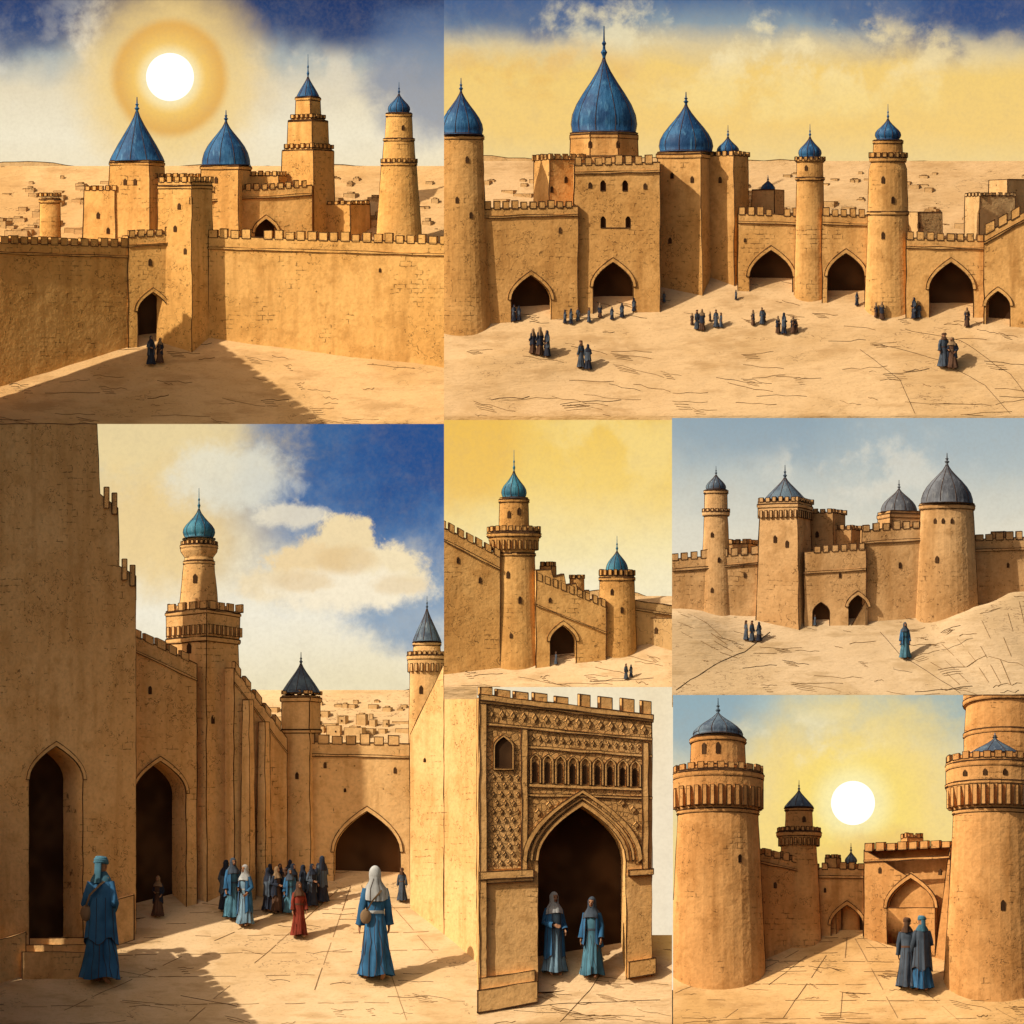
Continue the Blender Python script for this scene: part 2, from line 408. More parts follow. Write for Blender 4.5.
def ground(p,yh,mat,strokes=[],fx=None,nstroke=40,amp=1.2,xr=None,name='ground',joints=[]):
    x0,x1=xr or (p.x0,p.x1); mb=MB(p,[mat,JOINT]); bm=mb.bm
    def S(x,y):
        d=p.dep(y); t=(p.yb-y)/(p.yb-yh); a=amp*(1.05-t)
        z=a*noise.noise(Vector((x*.03,y*.07,p.y0*.1)))+.5*a*noise.noise(Vector((x*.1,y*.2,5)))
        if fx: z+=fx(x,y)
        return x,y-z,d
    nx=max(20,int((x1-x0)/5))
    ny=max(20,int((p.yb-yh)/3.5)); g=[]
    for j in range(ny+1):
        yy=p.yb+(yh-p.yb)*j/ny; g.append([bm.verts.new(p.P(*S(x0+(x1-x0)*i/nx,yy))) for i in range(nx+1)])
    for j in range(ny):
        for i in range(nx):
            f=bm.faces.new((g[j][i],g[j][i+1],g[j+1][i+1],g[j+1][i])); f.smooth=True
    sk=[bm.verts.new(v.co+Vector((0,0,-.12))) for v in g[0]]
    for i in range(nx): bm.faces.new((sk[i],sk[i+1],g[0][i+1],g[0][i]))
    rr=random.Random(int(p.y0)+3)
    allst=[(s_,mb.I) for s_ in strokes]
    for s_ in joints:
        (xa,ya),(xb,yb_)=s_; n=max(3,int(math.hypot(xb-xa,yb_-ya)/26))
        for i in range(n):
            if rr.random()<.34: continue
            a=i/n+rr.uniform(0,.25)/n; b=(i+1)/n-rr.uniform(-.1,.25)/n
            allst.append(([(xa+(xb-xa)*a,ya+(yb_-ya)*a+rr.uniform(-.5,.5)),(xa+(xb-xa)*b,ya+(yb_-ya)*b+rr.uniform(-.5,.5))],1))
    for _ in range(nstroke):
        t=rr.random()**1.2; y=p.yb-(p.yb-yh)*t*.85; ln=rr.uniform(8,60)*(1.1-t); x=rr.uniform(x0,x1-ln); sl=rr.uniform(-.12,.25)
        allst.append(([(x+ln*k/5,y+sl*ln*k/5+rr.uniform(-1,1)*(1.1-t)) for k in range(6)],rr.choice((1,1,1,mb.I))))
        if rr.random()<.35:  # a tuft of parallel pen hatching
            for h in range(1,4):
                allst.append(([(x+h*2+ln*.4*k/3,y+h*2.2*(1.1-t)+sl*ln*.4*k/3) for k in range(4)],1))
    for st,mi in allst:
        pts=[]
        for (xa,ya),(xb,yb_) in zip(st,st[1:]):
            k=max(1,int(math.hypot(xb-xa,yb_-ya)/8))
            for i in range(k): 
                t=i/k; pts.append((xa+(xb-xa)*t,ya+(yb_-ya)*t))
        pts.append(st[-1]); pp=[]
        for x,y in pts:
            if x0<=x<=x1 and yh<=y<=p.yb:
                q=S(x,y+rr.uniform(-.3,.3)); pp.append(p.P(q[0],q[1]-.25,q[2]-.2))
        if len(pp)>1: tube(bm,pp,.0032*rr.uniform(.6,1.2),mi)
    o=mb.done(name,ink=False,clip=False)
    p.S=S
    return o
def skyboard(p,d,mat,yh,xr=None):
    mb=MB(p,[mat]); x0,x1=xr or (p.x0,p.x1)
    mb.face([(x0,yh+30,d),(x1,yh+30,d),(x1,p.yt,d),(x0,p.yt,d)])
    return mb.done('sky',ink=False,clip=False)
def hills(p,yh,d,h,mat,seed,xr=None):
    mb=MB(p,[mat]); x0,x1=xr or (p.x0,p.x1); n=40; pts=[]
    for i in range(n+1):
        x=x0+(x1-x0)*i/n
        pts.append((x,yh-h*(.55+.9*noise.noise(Vector((x*.012,seed,0)))+.25*noise.noise(Vector((x*.05,seed,3))))))
    for a,b in zip(pts,pts[1:]):
        mb.face([(a[0],yh+14,d-8),(b[0],yh+14,d-8),(b[0],b[1],d),(a[0],a[1],d)])
    mb.lines.append([p.P(x,y,d-.3) for x,y in pts])
    return mb.done('hills',ink=False,clip=False,r=.004)
def city(p,name,x0,x1,ya,yb,n,seed,mat=S_FAR,wmax=30,hmax=11):
    rr=random.Random(seed); mb=MB(p,[mat,BLUE]); 
    for i in range(n):
        x=rr.uniform(x0,x1); y=ya+(yb-ya)*rr.random()**.9; t=(y-ya)/max(1,yb-ya); s_=.3+.7*t
        w=rr.uniform(12,wmax)*s_; h=rr.uniform(4,hmax)*s_; foot=sq(rr.uniform(.7,.88),'R',.5)
        dd=p.dep(y)+.3*w
        mb.prism(x,dd,foot,[(w/2,y+4),(w/2*.96,y-h)],0)
        if rr.random()<.3: mb.prism(x,dd,sq(.7,'R',.5),[(w/4,y-h+1),(w/4,y-h-rr.uniform(1.5,4)*s_)],0)
        if rr.random()<.5 and h>6:
            xx=x+rr.uniform(-.2,.1)*w; yy=y-h*.45; f=front(foot,w/2*.98,xx-x)
            mb.box(xx-.5,xx+.5,yy-.9,yy+.9,dd+f-.4,dd+f+1,mb.D)
    return mb.done(name,r=.002)
# ------------------------------------------------------------------ people
SKIN=plain('skin',L(.42,.22,.12),L(.34,.17,.09),9)
def cloth(n,c): return plain(n,L(*c),L(*[v*.62 for v in c]),4,.9,.3)
C_BLUE=cloth('blue_cloth',(.05,.155,.29)); C_NAVY=cloth('navy_cloth',(.035,.042,.06)); C_TEAL=cloth('teal_cloth',(.09,.21,.27))
C_GREY=cloth('grey_cloth',(.48,.48,.45)); C_BROWN=cloth('brown_cloth',(.14,.075,.045)); C_RED=cloth('red_cloth',(.26,.05,.03))
C_SLATE=cloth('slate_cloth',(.085,.105,.13)); C_TAN=cloth('tan_cloth',(.33,.21,.11)); C_PALE=cloth('pale_blue_cloth',(.20,.31,.38))
def skin_body(arms,stride):
    V=[];E=[];Rr=[]
    def v(x,y,z,r): V.append((x,y,z)); Rr.append(r); return len(V)-1
    pel=v(0,0,.52,.06); sp=v(0,0,.62,.055); ch=v(0,0,.74,.066); nk=v(0,0,.83,.028); hb=v(0,-.005,.875,.03)
    E+= [(pel,sp),(sp,ch),(ch,nk),(nk,hb)]
    for s_,(el,wr) in zip((-1,1),arms):
        sh=v(s_*.088,0,.795,.032); e=v(s_*el[0],el[1],el[2],.024); w=v(s_*wr[0],wr[1],wr[2],.015)
        dv=(Vector(wr)-Vector(el)).normalized(); dv=Vector((dv.x*s_,dv.y,dv.z))
        pm=Vector((s_*wr[0],wr[1],wr[2]))+dv*.03; pl=v(*pm,.017)
        E+=[(ch,sh),(sh,e),(e,w),(w,pl)]
        sd=dv.cross(Vector((s_,0,0))).normalized() if abs(dv.x)<.9 else Vector((0,1,0))
        for k,ln in enumerate((.036,.042,.040,.032)):
            o=sd*((k-1.5)*.0105); a=v(*(pm+dv*.014+o),.0055); b=v(*(pm+dv*(.014+ln*.5)+o+Vector((-s_*.004,-.004,0))),.005); c=v(*(pm+dv*(.014+ln)*.95+o+Vector((-s_*.012,-.008,0))),.004)
            E+=[(pl,a),(a,b),(b,c)]
        th=v(*(pm-sd*.018+dv*-.005),.006); t2=v(*(pm-sd*.028+dv*.018),.005); E+=[(pl,th),(th,t2)]
    for s_ in (-1,1):
        st=stride*s_
        h=v(s_*.05,0,.50,.05); k=v(s_*.055,-.02-st*.5,.28,.036); a=v(s_*.055,.01-st,.055,.022); t=v(s_*.062,-.075-st,.018,.018)
        E+=[(pel,h),(h,k),(k,a),(a,t)]
    me=bpy.data.meshes.new('b'); me.from_pydata(V,E,[]); o=bpy.data.objects.new('b',me); COL.objects.link(o)
    m=o.modifiers.new('s','SKIN'); sv=me.skin_vertices[0].data
    for i,r in enumerate(Rr): sv[i].radius=(r,r)
    sv[0].use_root=True
    o.modifiers.new('u','SUBSURF').levels=1
    dg=bpy.context.evaluated_depsgraph_get(); me2=bpy.data.meshes.new_from_object(o.evaluated_get(dg))
    bpy.data.objects.remove(o); return me2
def loft(bm,rings,mi,close=True,smooth=True):
    vr=[[bm.verts.new(q) for q in r] for r in rings]; n=len(vr[0])
    for a,b in zip(vr,vr[1:]):
        for i in range(n if close else n-1):
            j=(i+1)%n; f=bm.faces.new((a[i],a[j],b[j],b[i])); f.material_index=mi; f.smooth=smooth
    return vr
def ell(bm,c,r,mi,nu=16,nv=10,fn=None,skip=None):
    rings=[]
    for j in range(nv+1):
        ph=math.pi*j/nv; ring=[]
        for i in range(nu):
            a=2*math.pi*i/nu; q=Vector((math.sin(ph)*math.cos(a),math.sin(ph)*math.sin(a),math.cos(ph)))
            if fn: q=fn(q)
            ring.append(q)
        rings.append(ring)
    vr=[[bm.verts.new((c[0]+q[0]*r[0],c[1]+q[1]*r[1],c[2]+q[2]*r[2])) for q in g] for g in rings]
    for j in range(nv):
        for i in range(nu):
            k=(i+1)%nu; m=(rings[j][i]+rings[j+1][k])/2
            if skip and skip(m): continue
            f=bm.faces.new((vr[j][i],vr[j][k],vr[j+1][k],vr[j+1][i])); f.material_index=mi; f.smooth=True
def person_mesh(name,robe,cloak,scarf,seed=0,arms=None,stride=.0,turban=False,cloak_len=.36,hem=.05,belt=True,bag=False):
    arms=arms or (((.14,.015,.64),(.125,-.07,.53)),((.14,.015,.64),(.125,-.07,.53)))
    rr=random.Random(seed); bm=bmesh.new()
    b=skin_body(arms,stride); bm.from_mesh(b)
    for f in bm.faces: f.material_index=0; f.smooth=True
    def hf(q):
        q=q.copy()
        if q.z<-.2: q.x*=1+.35*(q.z+.2); 
        if q.y<-.5: q.y=-.5+(q.y+.5)*.75
        if abs(q.x)<.22 and -.35<q.z<.15 and q.y<0: q.y-=.16
        return q
    ell(bm,(0,-.008,.925),(.044,.054,.068),0,20,14,hf)
    for s_ in (-1,1):
        ell(bm,(s_*.017,-.056,.932),(.008,.005,.005),5,8,6); ell(bm,(s_*.045,-.002,.925),(.007,.012,.018),0,8,6)
        ell(bm,(s_*.018,-.056,.944),(.012,.004,.003),5,8,4)
    ell(bm,(0,-.063,.921),(.007,.012,.014),0,8,6); ell(bm,(0,-.056,.897),(.014,.005,.004),4,8,4)
    ph=[rr.uniform(0,6.28) for _ in range(4)]
    def fold(a,k): return k*(.55*math.sin(9*a+ph[0])+.35*math.sin(14*a+ph[1])+.3*math.sin(5*a+ph[2]))
    tab=[(.845,.034,.034,0),(.822,.07,.044,0),(.79,.096,.056,.01),(.73,.096,.064,.02),(.66,.086,.06,.03),(.60,.078,.058,.03),(.53,.088,.068,.06),(.44,.096,.076,.10),(.34,.104,.084,.14),(.24,.116,.09,.18),(.14,.130,.10,.21),(hem,.145,.115,.23)]
    n=44; rings=[]
    for z,rx,ry,k in tab:
        t=max(0,(.5-z)/.5); ring=[]
        for i in range(n):
            a=2*math.pi*i/n; f=1+fold(a+.25*t,k)
            ring.append(Vector((rx*f*math.cos(a),ry*f*math.sin(a)+(-abs(stride)*.3*t if math.sin(a)<0 else abs(stride)*.5*t),z+(.012*math.sin(3*a+ph[3]) if z<.1 else 0))))
        rings.append(ring)
    loft(bm,rings,1)
    for i in range(0,n,3):
        pts=[r[(i+(rr.choice((0,1))))%n]*1.0 for r in rings[4+rr.choice((0,1,2,3)):]]
        pts=[Vector((q.x*1.012,q.y*1.012,q.z)) for q in pts]; tube(bm,pts,.0026,5)
    if belt:
        loft(bm,[[Vector((.084*math.cos(2*math.pi*i/24),.063*math.sin(2*math.pi*i/24),z)) for i in range(24)] for z in (.612,.60,.585)],3)
    for s_,(el,wr) in zip((-1,1),arms):
        sh=Vector((s_*.080,0,.80)); e=Vector((s_*el[0],el[1],el[2])); w=Vector((s_*wr[0],wr[1],wr[2]))
        path=[sh,sh.lerp(e,.35),sh.lerp(e,.7),e,e.lerp(w,.4),e.lerp(w,.75),e.lerp(w,.97)]; rad=[.034,.034,.032,.031,.033,.037,.042]
        rg=[]
        for i,q in enumerate(path):
            t=(path[min(i+1,6)]-path[max(0,i-1)]).normalized(); a_=t.cross(Vector((0,1,.01))).normalized(); b_=t.cross(a_)
            rg.append([q+(a_*math.cos(2*math.pi*k/16)+b_*math.sin(2*math.pi*k/16))*rad[i]*(1+.1*math.sin(5*k+i)) for k in range(16)])
        loft(bm,rg,2 if cloak else 1)
        tube(bm,rg[-1]+[rg[-1][0]],.0024,5)
    if cloak:
        rg=[]; m=30
        for z,rx,ry,k in [(.85,.045,.045,0),(.825,.078,.058,0),(.78,.106,.074,.03),(.68,.112,.084,.06),(.56,.112,.088,.10),(.46,.118,.094,.14),(cloak_len,.130,.105,.18)]:
            ring=[]
            for i in range(m+1):
                a=-math.pi*.32+(math.pi*1.64)*i/m; f=1+fold(a,k)
                ring.append(Vector((rx*f*math.cos(a),ry*f*math.sin(a),z+(.03*math.sin(4*a+ph[1]) if z==cloak_len else 0))))
            rg.append(ring)
        loft(bm,rg,2,close=False)
        for i in (0,4,8,11,15,19,23,27,m): tube(bm,[Vector((r[i].x*1.012,r[i].y*1.012,r[i].z)) for r in rg[1 if i in(0,m) else rr.choice((2,3)):]],.0026,5)
        tube(bm,rg[-1],.0028,5)
    if bag:
        ell(bm,(.10,.06,.56),(.05,.03,.065),6,14,10)
        tube(bm,[Vector((.10,.07,.60)),Vector((.05,.10,.70)),Vector((-.03,.085,.78)),Vector((-.07,.02,.835)),Vector((-.03,-.07,.77)),Vector((.05,-.09,.68)),Vector((.11,-.04,.60))],.009,6)
    if turban:
        for k,(z,rx) in enumerate(((.955,.052),(.972,.050),(.988,.040))):
            rg=[]
            for i in range(21):
                a=2*math.pi*i/20; c=Vector((rx*.85*math.cos(a),.058*rx/.05*math.sin(a)-.004,z+.006*math.sin(a+k)))
                rg.append([c+Vector((math.cos(a)*math.cos(q),math.sin(a)*math.cos(q),math.sin(q)))*.014 for q in [2*math.pi*j/8 for j in range(8)]])
            loft(bm,rg,3)
        ell(bm,(0,-.003,.985),(.038,.044,.022),3,12,6)
        rg=[[Vector((.03*math.cos(a),.052+.012*math.sin(a)+u*.02,.955-.16*u)) for a in [2*math.pi*j/10 for j in range(10)]] for u in (0,.3,.6,1)]
        loft(bm,rg,3)
        rg=[[Vector((r_*math.cos(a),r_*.8*math.sin(a),z)) for a in [2*math.pi*j/20 for j in range(20)]] for z,r_ in ((.885,.045),(.865,.058),(.84,.075),(.815,.088),(.80,.086))]
        loft(bm,rg,3)
    else:
        ell(bm,(0,.002,.928),(.053,.065,.076),3,28,18,None,lambda q:q.y<-.55 and -.62<q.z<.55 and abs(q.x)<.62)
        rg=[]
        for z,rx,ry,k in [(.925,.051,.06,.0),(.89,.052,.062,.03),(.862,.058,.062,.06),(.835,.076,.066,.08),(.80,.100,.076,.1),(.765,.108,.086,.13),(.72,.110,.09,.16)]:
            ring=[]
            for i in range(31):
                a=-math.pi*.34+(math.pi*1.68)*i/30 if z>.87 else -math.pi*.5+2*math.pi*i/30
                f=1+fold(a,k); ring.append(Vector((rx*f*math.cos(a),ry*f*math.sin(a)+.002,z+(.03*math.cos(a+math.pi/2) if z<.8 else 0))))
            rg.append(ring)
        loft(bm,rg,3,close=False)
        tube(bm,rg[-1],.0026,5)
        for i in (7,12,16,20,25): tube(bm,[Vector((r[i].x*1.015,r[i].y*1.015,r[i].z)) for r in rg[1:]],.0024,5)
    me=bpy.data.meshes.new(name); bm.to_mesh(me); bm.free()
    for m in (SKIN,robe,cloak or robe,scarf,C_RED,INK,C_TAN): me.materials.append(m)
    return me
bent=(((.13,.02,.63),(.05,-.105,.60)),((.13,.02,.63),(.11,-.08,.54)))
down=(((.118,.01,.64),(.130,-.02,.49)),((.118,.01,.64),(.126,-.04,.49)))
PM={'blue_woman':person_mesh('pm1',C_BLUE,None,C_GREY,1,down,.07,bag=True),
 'cloak_man':person_mesh('pm2',C_BLUE,C_SLATE,C_TEAL,2,bent,.03,True,.30),
 'street_man':person_mesh('pm9',C_BLUE,C_BLUE,C_TEAL,12,bent,.05,True,.34,bag=True),
 'veil_woman':person_mesh('pm3',C_PALE,C_BLUE,C_GREY,3,bent,.0,False,.22),
 'dark':person_mesh('pm4',C_NAVY,C_SLATE,C_NAVY,4,bent,.04),
 'dark2':person_mesh('pm5',C_SLATE,None,C_BROWN,5,down,.05,True),
 'brown':person_mesh('pm6',C_BROWN,C_NAVY,C_TAN,6,bent,.02),
 'red':person_mesh('pm7',C_RED,None,C_BROWN,7,down,.06),
 'teal':person_mesh('pm8',C_TEAL,C_BLUE,C_SLATE,8,down,.03,False,.4)}
def person(p,kind,x,yf,h,rot=0,name='robed_person',sx=1):
    o=bpy.data.objects.new(name,PM[kind]); COL.objects.link(o)
    q=p.S(x,yf); o.location=p.P(q[0],q[1]-.3,q[2]-h*.02); s_=h/100
    o.scale=(s_*sx,s_*sx,s_); o.rotation_euler=(0,0,math.radians(rot)); return o
def crowd(p,items):
    for it in items: person(p,*it)
rnd=circ()
sm=NT('sun_glow'); sm.m.cycles.emission_sampling='NONE'; em=sm.n('Emission'); em.inputs[0].default_value=(1,.97,.86,1); em.inputs[1].default_value=1.3; sm.t.links.new(em.outputs[0],sm.out.inputs[0])
def sun_ball(p,x,y,r,d):
    mb=MB(p,[sm.m]); mb.prism(x,d,circ(40,.3),[(r*math.sin(a)+.01,y+r*math.cos(a)) for a in [math.pi*i/24 for i in range(25)]],0,smooth=True)
    return mb.done('sun',ink=False)
# ================================================================== PANEL 1
m=skymat('sky_sunburst',[(0,(38,62,108)),(.16,(70,94,134)),(.34,(176,182,178)),(.52,(234,220,188)),(.8,(246,234,204)),(1,(244,228,192))],
 [(70,55,95,45,(228,222,206),2.2,.85,.5,.5),(300,80,110,34,(228,216,190),2.2,.8,.5,.5),(330,20,70,30,(30,54,104),1.6,.7,.5,0),(10,20,60,40,(40,66,116),1.5,.7,.5,0),(425,75,60,60,(104,124,156),1.6,.7,.5,0),
  (170,78,92,88,(246,210,132),.5,.85,.35,0),(170,78,58,58,(232,176,86),.14,.9,.10,0),(170,78,42,42,(250,205,110),.1,1,.3,0),(170,78,30,30,(255,236,180),.02,1,.25,0)],0,170,.07,3.1)
skyboard(P1,440,m,165)
sun_ball(P1,170,77,24,426)
ground(P1,166,G1,nstroke=100,fx=lambda x,y: mound(x,y,445,352,60,16,9))
hills(P1,170,418,8,S_FAR,1.3)
city(P1,'distant_city',0,444,176,240,120,11)
def par1():
    p=P1
    tower(p,'small_round_tower',50,262,[(11,262),(10,198)],rnd,crens=[(196,11,3,2,3)],rings=[(200,11.5,3)])
    tower(p,'cone_roof_tower',137,268,[(31,268),(29,200),(27,161)],sq(.72,'R'),roof=('cone',160,110,27,97,BLUE),rings=[(163,28,3)],wins=[(-12,182),(-2,182)])
    tower(p,'palace_block',106,262,[(24,262),(22,190)],sq(.7,'R'),crens=[(190,22,4,3,4)],wins=[(-8,215),(2,230)])
    tower(p,'palace_block',172,265,[(28,265),(27,178)],sq(.7,'R'),crens=[(178,27,4,3,4)],wins=[(-10,200)])
    tower(p,'domed_tower',226,262,[(26,262),(25,166)],sq(.75,'R'),roof=('bulb',164,120,24,110,BLUE),rings=[(167,26,3)],wins=[(-10,180),(0,180)])
    wall(p,'palace_wall',(205,258,192),(312,252,185),holes=[(266,219,22,238,8)],cren=(5,3,5),slits=[(225,212),(292,207),(240,225,3,5)],thick=40)
    tower(p,'palace_block',262,250,[(34,250),(33,176)],sq(.75,'R'),crens=[(176,33,4,3,4)])
    tower(p,'stepped_spire_tower',308,246,[(27,246),(26,152),(24,150),(21,148),(20,122),(17,120),(13,118),(12,97)],sq(.6,'R'),roof=('cone',96,76,11,54,BLUE),rings=[(98,13,3),(121,20,3),(151,26,3)],wins=[(-10,170,3,6),(-4,190,3,6),(-6,133,3,6),(8,165,3,5)],crens=[(148,24.5,3.5,2.5,3.5),(118,18,3,2,3)])
    tower(p,'palace_block',345,244,[(26,244),(25,204)],sq(.6,'R'),crens=[(204,25,4,3,3)])
    tower(p,'minaret',399,262,[(25,262),(22,225),(17.5,165),(16.5,163),(15,140),(14,138),(12.5,113)],rnd,roof=('onion',113,93,11,82,BLUE),rings=[(163,18.5,3),(139,16,2.5),(114,13.5,3)],wins=[(-5,150,2.5,6),(4,128,2.5,5),(-4,190,2.5,6)],crens=[(162,18,3,2,3)])
    wall(p,'fortress_wall',(-30,396,241),(132,346,246),cren=(7,3,7),slits=[(95,272),(110,318,2,4)],band=10)
    tower(p,'corner_bastion',6,374,[(22,374),(20,248)],sq(.7,'R'),crens=[(248,20,6,3,6)],rings=[(252,21,3)])
    wall(p,'gatehouse',(128,348,236),(178,342,233),holes=[(153,292,31,None,18)],cren=(6,3,6),slits=[(150,262,3,7)],band=9)
    tower(p,'square_keep_tower',185,352,[(29,352),(27,182)],sq(.62,'R'),crens=[(182,27,5,3,5)],rings=[(186,28,3)],wins=[(-6,206),(6,200,3,8),(-10,228,3,6),(0,250,2.5,6)])
    wall(p,'fortress_wall',(208,338,236),(456,371,243),cren=(8,3,7),slits=[(300,262,2,4),(380,270,2,4)],band=11,thick=20)
    # unseen block left of frame, added to cast the foreground shadow
    e=empty('foreground_shadow_block'); mb=MB(p); mb.box(-59,-8,150,440,-205,10); mb.walk(-33,-97,[(-25,-107),(25,-107),(25,107),(-25,107)],1,142,151,9,5,4,.3); mb.done('masonry',e,clip=False)
par1()
crowd(P1,[('dark',151,366,30,20),('brown',160,364,26,-30)])
# ================================================================== PANEL 2
m=skymat('sky_golden',[(0,(84,112,150)),(.14,(140,156,166)),(.28,(222,202,156)),(.45,(246,208,122)),(.8,(248,208,124)),(1,(244,212,142))],
 [(520,0,110,36,(66,92,138),1.6,.75,.5,0),(975,0,120,48,(40,70,124),1.6,.9,.5,0),(870,5,60,26,(80,106,146),1.8,.75,.5,0),(700,32,150,40,(240,226,184),2.2,.8,.5,.48),(860,50,150,34,(250,226,168),2.2,.75,.5,.48),(560,72,110,26,(238,190,104),2.0,.7,.5,.46),(780,95,160,22,(252,222,146),2.4,.7,.5,.47)],0,160,.08,8.2)
skyboard(P2,345,m,160,(444,1084))
def g2(x,y): return mound(x,y,500,372,70,24,10)+mound(x,y,980,345,90,22,5)
sh=[[(905,330),(960,345),(1010,375),(1024,392)],[(880,345),(940,362),(985,385),(1010,414)],[(860,350),(900,380),(915,414)]]
ground(P2,161,G2,strokes=sh,fx=g2,nstroke=130)
hills(P2,164,308,9,S_FAR,4.4)
city(P2,'distant_city',735,1060,172,240,80,21)
city(P2,'distant_city',484,545,174,212,10,23)
def par2():
    p=P2
    tower(p,'great_round_tower',461,336,[(31,336),(27,270),(23,180),(22,136)],rnd,roof=('drop',134,90,22,78,BLUE),rings=[(137,23.5,3)],wins=[(6,160),(-4,200),(10,215)])
    wall(p,'curtain_wall',(484,324,208),(578,318,206),holes=[(531,275,40,None,18)],cren=(6,3,6),slits=[(500,232,2.5,6),(560,230,2.5,6)],thick=24)
    tower(p,'keep_wing',560,300,[(28,300),(26,160)],sq(.7,'L'),crens=[(160,26,5,3,5)],wins=[(6,180),(-8,190)])
    tower(p,'great_dome_drum',604,285,[(40,285),(38,158),(37,157),(36,134)],circ(8,.8),roof=('drop',132,56,33,26,BLUE),rings=[(136,37,4)],wins=[(-14,146,3,7),(0,146,3,7),(14,146,3,7)],seams=False)
    wall(p,'great_gatehouse',(574,314,164),(660,312,162),holes=[(613,262,40,None,20),(603,180,5,191,4),(625,180,5,191,4),(603,216,4.5,228,4),(628,216,4.5,228,4)],cren=(7,3,7),slits=[(590,185),(645,186),(590,225,3,8),(647,228)],thick=30)
    tower(p,'domed_tower',686,296,[(32,296),(30,220),(28.5,153)],sq(.76,'R'),roof=('drop',151,103,27,92,BLUE),rings=[(155,30,4)],wins=[(-14,176),(-4,176),(6,180),(-6,205,3,7),(-16,240,3,6)])
    tower(p,'keep_wing',728,286,[(22,286),(20,156)],sq(.65,'R'),roof=('onion',154,136,11,125,BLUE),crens=[(156,20,4,3,4)],wins=[(-8,180),(0,205)])
    wall(p,'arcade_wall',(738,291,213),(800,292,215),holes=[(771,250,43,None,16)],cren=(6,3,6),slits=[(745,240,2,4)],thick=24)
    tower(p,'minaret',810,302,[(16,302),(14.5,240),(13,178),(13,158)],rnd,roof=('onion',157,136,11.5,124,BLUE),rings=[(159,15,3),(178,15,2.5)],crens=[(160,15,3,2,3)],wins=[(-4,168,2.5,5),(3,195,2.5,6)])
    wall(p,'arcade_wall',(822,303,214),(872,303,216),holes=[(846,253,37,None,15)],cren=(6,3,6),thick=24)
    tower(p,'tall_minaret',888,318,[(24,318),(21,250),(20,210),(19,170),(16,160),(15,156),(14,140)],rnd,roof=('onion',139,118,13,104,BLUE),rings=[(141,15.5,3),(158,19,4),(212,21.5,3)],crens=[(157,19,4,2,4)],wins=[(-5,180,3,7),(5,200,3,7),(-5,235,3,7),(3,149,2.5,5)])
    wall(p,'arcade_wall',(906,318,238),(990,318,240),holes=[(951,262,44,None,18)],cren=(7,3,6),slits=[(920,262,2,4),(982,262,2,4)],thick=24)
    wall(p,'end_bastion',(984,326,234),(1060,332,192),holes=[(998,291,24,None,10)],cren=(9,4,8),slits=[(1012,250,3,7)],thick=30)
    tower(p,'house_block',925,268,[(18,268),(17,212)],sq(.7,'L'),mat=S_FAR,wins=[(-6,225)])
    tower(p,'house_block',990,262,[(26,262),(25,196)],sq(.7,'L'),mat=S_FAR,wins=[(-6,215),(8,215)],crens=[(196,25,4,3,3)])
    tower(p,'house_block',1012,250,[(24,250),(23,180)],sq(.6,'L'),mat=S_FAR,wins=[(-6,200)])
    tower(p,'house_block',768,252,[(17,252),(16,190)],sq(.7,'R'),mat=S_FAR,roof=('bulb',189,180,7,175,BLUE))
par2()
kk=['dark','dark2','brown','dark']
def grp(p,lst,seed=1):
    rr=random.Random(seed)
    for x,y,h in lst: person(p,rr.choice(kk),x,y,h,rr.choice([0,180,40,-60,120,-140]))
grp(P2,[(533,359,26),(540,360,29),(547,361,27),(581,370,28),(588,371,26),(514,322,17),(519,321,15),(565,324,14),(571,325,16),(578,322,14),(589,323,15),(600,318,15),(612,320,13),(622,318,15),(634,312,14),(645,310,12),(652,309,13),(664,303,11),(697,330,20),(702,331,22),(716,328,18),(721,328,15),(692,325,12),(753,326,16),(762,325,17),(764,323,13),(778,334,18),(784,335,22),(793,334,18),(796,333,14),(876,318,15),(882,320,18),(914,320,22),(919,319,15),(967,330,20),(710,322,10),(736,300,10),(857,306,14)],5)
person(P2,'dark2',944,369,35,30,sx=1.25); person(P2,'brown',952,370,32,-20,sx=1.35)
# ================================================================== PANEL 3
m=skymat('sky_cloudy',[(0,(150,165,175)),(.2,(205,200,180)),(.45,(240,226,190)),(.7,(246,238,216)),(1,(240,226,188))],
 [(420,450,200,130,(66,116,170),1.5,.95,.55,0),(430,440,125,70,(26,70,134),1.8,.85,.6,0),(300,430,60,34,(60,100,150),1.8,.7,.5,0),(150,440,110,60,(242,216,156),1.5,.9,.5,0),
  (150,530,90,60,(240,208,144),1.4,.85,.5,0),(230,478,60,34,(232,228,208),4.2,.75,.4,0),(410,610,60,36,(96,140,180),2.0,.7,.5,0),
  (345,545,34,30,(244,220,172),4.3,1,.16,0),(310,570,42,26,(242,214,164),4.3,1,.18,0),(385,572,40,26,(248,228,186),4.3,1,.2,0),(270,585,34,16,(242,220,178),4.3,.9,.3,0),(345,590,80,20,(252,238,208),4.3,1,.35,0),
  (345,560,26,14,(226,192,138),4.6,.55,.4,0),(300,582,30,10,(228,196,144),4.6,.55,.4,0),(400,585,26,9,(230,200,150),4.6,.5,.4,0),(290,515,34,12,(240,228,200),4.7,.8,.35,0)],424,690,.06,5.5)
skyboard(P3,700,m,690)
pav=[]
for (xa,xb) in ((60,330),(190,340),(290,350),(380,362),(455,376)): pav.append([(xa+ (xa-200)*.15,1022),(xb,888)])
for y in (900,909,920,934,952,975,1003): pav.append([(60+(975-y)*1.9 if y<975 else 20,y+4),(400+(y-890)*.62,y-2)])
ground(P3,690,G3,joints=pav,nstroke=75,amp=.8)
hills(P3,694,672,8,S_FAR,9.1)
city(P3,'distant_city',240,412,700,735,34,31)
